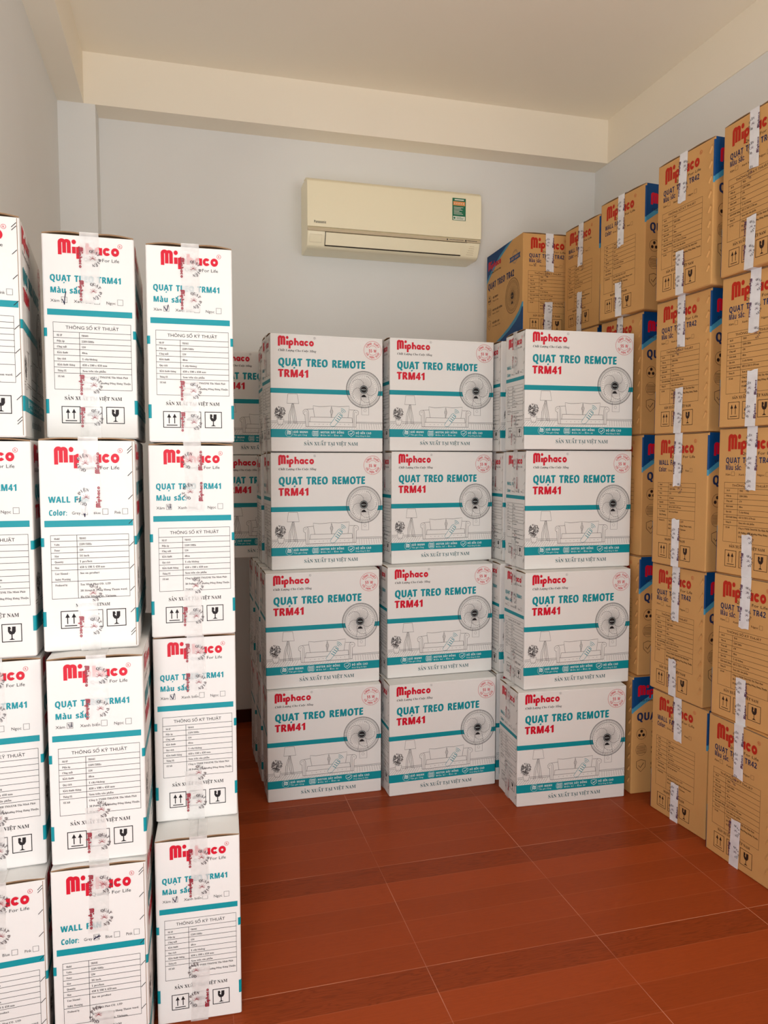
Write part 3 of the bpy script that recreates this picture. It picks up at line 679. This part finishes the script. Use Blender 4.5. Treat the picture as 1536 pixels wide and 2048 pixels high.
for c in range(3):
    items = []
    for l in range(4):
        k = 'A%d_%d' % (c, l); x, y, d, dz = A[k]; cx, cy = from_face(x, y, d, 2*WX); vn = SIDE['A%d' % c][l] == 'V'
        items.append((cx, cy, l*WH+dz, math.radians(d-90 if vn else d+90), 'white carton %s %s%s' % (LV4[l], COLN[c], '' if vn or c == 0 else ', reading WALL FAN'), TICK.get(k)))
    stack('white', items, 'white cartons stacked end-on at the left')

# ------------------------------------------------------------------ wide-faced stacks across the back of the room
C = {'C1_3':(0.5472,2.9096,3.71,-0.0036),'C1_2':(0.5459,2.9124,2.33,-0.0115),'C1_1':(0.5151,2.8535,0.68,-0.0128),'C1_0':(0.5149,2.8313,-0.8,0),
 'C2_3':(1.0245,2.9166,1.45,0.0015),'C2_2':(1.0277,2.9137,4.39,-0.0038),'C2_1':(0.9962,2.8430,0.80,-0.0023),'C2_0':(0.9835,2.7680,0.5,0),
 'C3_3':(1.4809,2.6208,-2.25,0.0035),'C3_2':(1.4944,2.6355,-1.03,-0.0037),'C3_1':(1.4733,2.5885,0.04,-0.0038),'C3_0':(1.4427,2.5640,-2.79,0)}
CN = ['the wide-faced stack beside the dark gap', 'the middle wide-faced stack', 'the wide-faced stack beside brown cartons']
for c in range(1, 4):
    items = []
    for l in range(4):
        k = 'C%d_%d' % (c, l); x, y, d, dz = C[k]; f = .9915 if c == 3 else 1; x *= f; y *= f
        cx, cy = from_face(x, y, d, 2*WY); vn = k in ('C3_1', 'C2_1')
        items.append((cx, cy, l*WH+dz, math.radians(d+(180 if vn else 0)), 'white carton %s %s' % (LV4[l], CN[c-1]),
                      {'C3_3': ('EN', 1, 'block'), 'C3_2': ('EN', 1, 'V'), 'C3_1': ('VN', 1, 'block')}.get(k)))
    stack('white', items, 'white cartons stacked wide face forward')
B = {'rear stack behind the dark-gap stack': [(.285, 3.035, 0), (.285, 3.06, 0), (.3045, 3.122, 0), (.3186, 3.142, 0)],
     'rear stack seen between middle and brown-side stacks': [(1.224, 2.80, 0), (1.2355, 2.80, 0), (1.270, 2.856, 0), (1.262, 2.872, 0)],
     'rearmost stack deep in the dark gap': [(.279, 3.24, 0), (.2787, 3.262, 0), (.133, 3.325, 0), (.112, 3.347, 0)]}
for nm, lst in B.items():
    items = []
    for l, (x, y, d) in enumerate(lst):
        vn = nm.startswith('rear stack seen') and l == 1
        items.append((x+WX, y+WY, l*WH-(.012 if l and not nm.startswith('rear stack seen') else 0), math.radians(180 if vn else 0), 'white carton %s the %s' % (LV4[l], nm), None))
    stack('white', items, 'white cartons half hidden behind the front stacks')

# ------------------------------------------------------------------ brown columns along the right wall
BB = {'B1_4':(1.6894,1.9675,-90,0.0120),'B1_3':(1.7131,1.9665,-83.82,0.0052),'B1_2':(1.7257,1.9748,-83.5,0.0020),'B1_1':(1.7217,1.9751,-84.0,-0.0014),'B1_0':(1.7120,1.9760,-87.03,0),
 'B2_4':(1.6711,2.2757,-87.01,-0.0009),'B2_3':(1.6945,2.3002,-87.18,-0.0038),'B2_2':(1.7000,2.3026,-86.5,-0.0071),'B2_1':(1.7123,2.3140,-86.57,-0.0108),'B2_0':(1.7180,2.2934,-84.5,0),
 'B3_4':(1.7009,2.7013,-85.01,0.0041),'B3_3':(1.7241,2.7296,-87.2,0.0011),'B3_2':(1.7260,2.699,-91.5,0),'B3_1':(1.7180,2.689,-91.0,0),'B3_0':(1.6950,2.682,-91.5,0),
 'B4_4':(1.7545,3.110,-87,0.0200),'B4_3':(1.756,3.118,-86,0.012),'B4_2':(1.758,3.12,-88,.006),'B4_1':(1.757,3.12,-88,0),'B4_0':(1.757,3.12,-88,0)}
LV5 = ['on the floor, bottom of', 'second from the floor in', 'middle one of five in', 'fourth from the floor in', 'topmost of']
BN = {1: 'the brown column cut off at the frame edge', 2: 'the second brown column from the right frame edge', 3: 'the third brown column, beside the white stacks', 4: 'the fourth brown column from the right frame edge', 5: 'the brown column in the back corner'}
BE = {'B2_2', 'B2_0', 'B3_4', 'B4_4', 'B3_2', 'B4_2'}
BT = {'B1_3': ('VN', 1, 'block'), 'B2_2': ('EN', 1, 'long'), 'B2_0': ('EN', 1, 'long'), 'B2_1': ('VN', 1, 'V')}
for c in range(1, 5):
    items = []
    for l in range(5):
        k = 'B%d_%d' % (c, l); x, y, d, dz = BB[k]; cx, cy = from_face(x, y, d, 2*KX); en = k in BE
        items.append((cx, cy, l*KH+dz, math.radians(d+90 if en else d-90), 'brown carton %s %s' % (LV5[l], BN[c]), BT.get(k)))
    stack('kraft', items, 'brown cartons stacked along the right wall')
items = []
for l in range(5):
    cx, cy = from_face(1.547+KY-.002*(4-l), 3.282, -1, 2*KX)
    items.append((cx, cy, l*(KH+.004), math.radians(-91), 'brown carton %s %s' % (LV5[l], BN[5]), ('VN', 0, 'V') if l == 4 else None))
stack('kraft', items, 'brown cartons stacked along the right wall')

# ------------------------------------------------------------------ air conditioner
ac = bpy.data.objects.new('air_conditioner', None); COL.objects.link(ac); AX0, AX1 = .580, 1.455; ac.location = (0, YB, 2.34)
ac['label'] = 'cream wall-mounted split air conditioner with green energy label'; ac['category'] = 'air conditioner'
def extrude(prof, x0, x1, m, name, round_=0):
    me_ = Mesh(); n = len(prof); v = [(x0, y, z) for y, z in prof]+[(x1, y, z) for y, z in prof]
    me_.add(v, [(i, (i+1) % n, n+(i+1) % n, n+i)[::-1] for i in range(n)]+[tuple(range(n)), tuple(range(2*n-1, n-1, -1))], m)
    o = me_.obj(name, ac)
    return o, me_
def bev(o, w, seg=3):
    b = o.modifiers.new('bevel', 'BEVEL'); b.width = w; b.segments = seg; b.limit_method = 'ANGLE'; b.angle_limit = math.radians(30)
    for pl in o.data.polygons: pl.use_smooth = True
    w_ = o.modifiers.new('wn', 'WEIGHTED_NORMAL'); w_.keep_sharp = True
o, _ = extrude([(0, .005), (0, .335), (-.06, .338), (-.15, .325), (-.186, .305), (-.190, .09), (-.192, .075), (-.188, .055), (-.165, .010), (-.145, .0), (-.09, .002)], AX0, AX1, 'ac', 'casing'); bev(o, .006)
pf = [(-.10, .3355), (-.155, .329), (-.182, .318), (-.197, .303), (-.201, .27), (-.203, .17), (-.202, .092), (-.188, .091), (-.187, .30), (-.15, .322), (-.10, .330)]
pn, _ = extrude(pf, AX0-.002, AX1+.002, 'ac', 'front_panel'); bev(pn, .003, 2)
o, _ = extrude([(-.185, .0885), (-.199, .0875), (-.199, .074), (-.185, .073)], AX0+.001, AX1-.001, 'ac_strip', 'display_strip'); bev(o, .0015, 2)
me = Mesh(); me.box(1.275, -.2002, .078, 1.281, -.1990, .084, 'ac_text')
for i in range(10): me.box(1.29+i*.0075, -.2000, .080, 1.294+i*.0075, -.1990, .083, 'ac_text')
me.box(1.372, -.2002, .077, 1.379, -.1990, .084, 'ac_text')
for i in range(7): me.box(1.384+i*.0075, -.2000, .080, 1.389+i*.0075, -.1990, .083, 'ac_text')
me.obj('status_marks', ac)
# louver: sloping lower vane with a dark gap around it
lx0, lx1 = AX0+.088, AX1-.100
o, _ = extrude([(-.1915, .0725), (-.1945, .068), (-.1755, .016), (-.171, .017)], lx0, lx1, 'ac', 'louver'); bev(o, .0015, 2)
me = Mesh()
me.add([(a, y, z) for y, z in ((-.1945, .0725), (-.1915, .055), (-.1700, .012)) for a in (lx0-.003, lx0)], [(0,2,3,1), (2,4,5,3)], 'ac_dark')
me.add([(lx0-.003, -.1735, .0160), (lx1+.002, -.1735, .0160), (lx1+.002, -.1715, .0118), (lx0-.003, -.1715, .0118)], [(0,3,2,1)], 'ac_dark')
me.add([(lx0-.004, -.1935, .0732), (lx1+.03, -.1935, .0732), (lx1+.03, -.1932, .0718), (lx0-.004, -.1932, .0718)], [(0,3,2,1)], 'ac_dark')
me.obj('louver_gap', ac)
me = Mesh(); x = AX0+.012                                   # receiver block at the left end
def slope(z): return -.1885-(.0)-(z-.055)*.0 if z > .055 else -.165-(z-.010)*.511
q = [(x, .058), (x+.058, .058), (x+.058, .026), (x, .026)]
v, f = stroke(q, .0012, True); me.add([(a, slope(b)-.0008, b) for a, b in v], f, 'ac_strip'); me.obj('receiver_window', ac)
me = Mesh()
for i in range(5): z = .058-.009*i; me.add([(AX1-.055-.003*i, slope(z)-.0008, z), (AX1-.030, slope(z)-.0008, z), (AX1-.030, slope(z-.0018)-.0008, z-.0018), (AX1-.055-.003*i, slope(z-.0018)-.0008, z-.0018)], [(0,3,2,1)], 'ac_strip')
me.obj('indicator_bars', ac)
me = Mesh(); fr = (Vector((AX0, -.2032, .303)), Vector((1, 0, 0)), Vector((0, 0, 1)), Vector((0, -1, 0)))
Print(me, AX1-AX0, .21, fr, .0003).text('Panasonic', 'bold', .034, .93, .0115, 'ac_text', .067)
me.obj('lettering', pn)
me = Mesh(); ex, ez, ew, eh = 1.302, .283, .070, .108
Pp = Print(me, ew, eh, (Vector((ex, -.2036, ez)), Vector((1, 0, 0)), Vector((0, 0, 1)), Vector((0, -1, 0))), .0002, .0002)
Pp.rect(0, 0, 1, 1, 'label_green', 0); Pp.rect(.06, .81, .95, .98, 'label_white', 1); Pp.rect(.06, .15, .94, .33, 'label_orange', 1)
for i in range(5):
    u = .16+.165*i; Pp.poly([(u+(.055 if k % 2 == 0 else .024)*math.sin(PI*k/5), .24-(.055 if k % 2 == 0 else .024)*.65*math.cos(PI*k/5)) for k in range(10)], 'label_white', 2)
Pp.rect(.16, .05, .86, .10, 'label_white', 1)
for i in range(6): Pp.rect(.1, .40+.06*i, .1+(.72, .55, .66, .42, .6, .7)[i], .42+.06*i, 'label_white', 1)
Pp.disc(.16, .895, .005, 'label_green', 2, 12)
for i in range(3): Pp.rect(.3, .845+.04*i, (.66, .85, .8)[i], .86+.04*i, 'label_green', 2)
me.obj('energy_label', ac)

bpy.data.objects.remove(_so, do_unlink=True); bpy.data.curves.remove(_scratch)
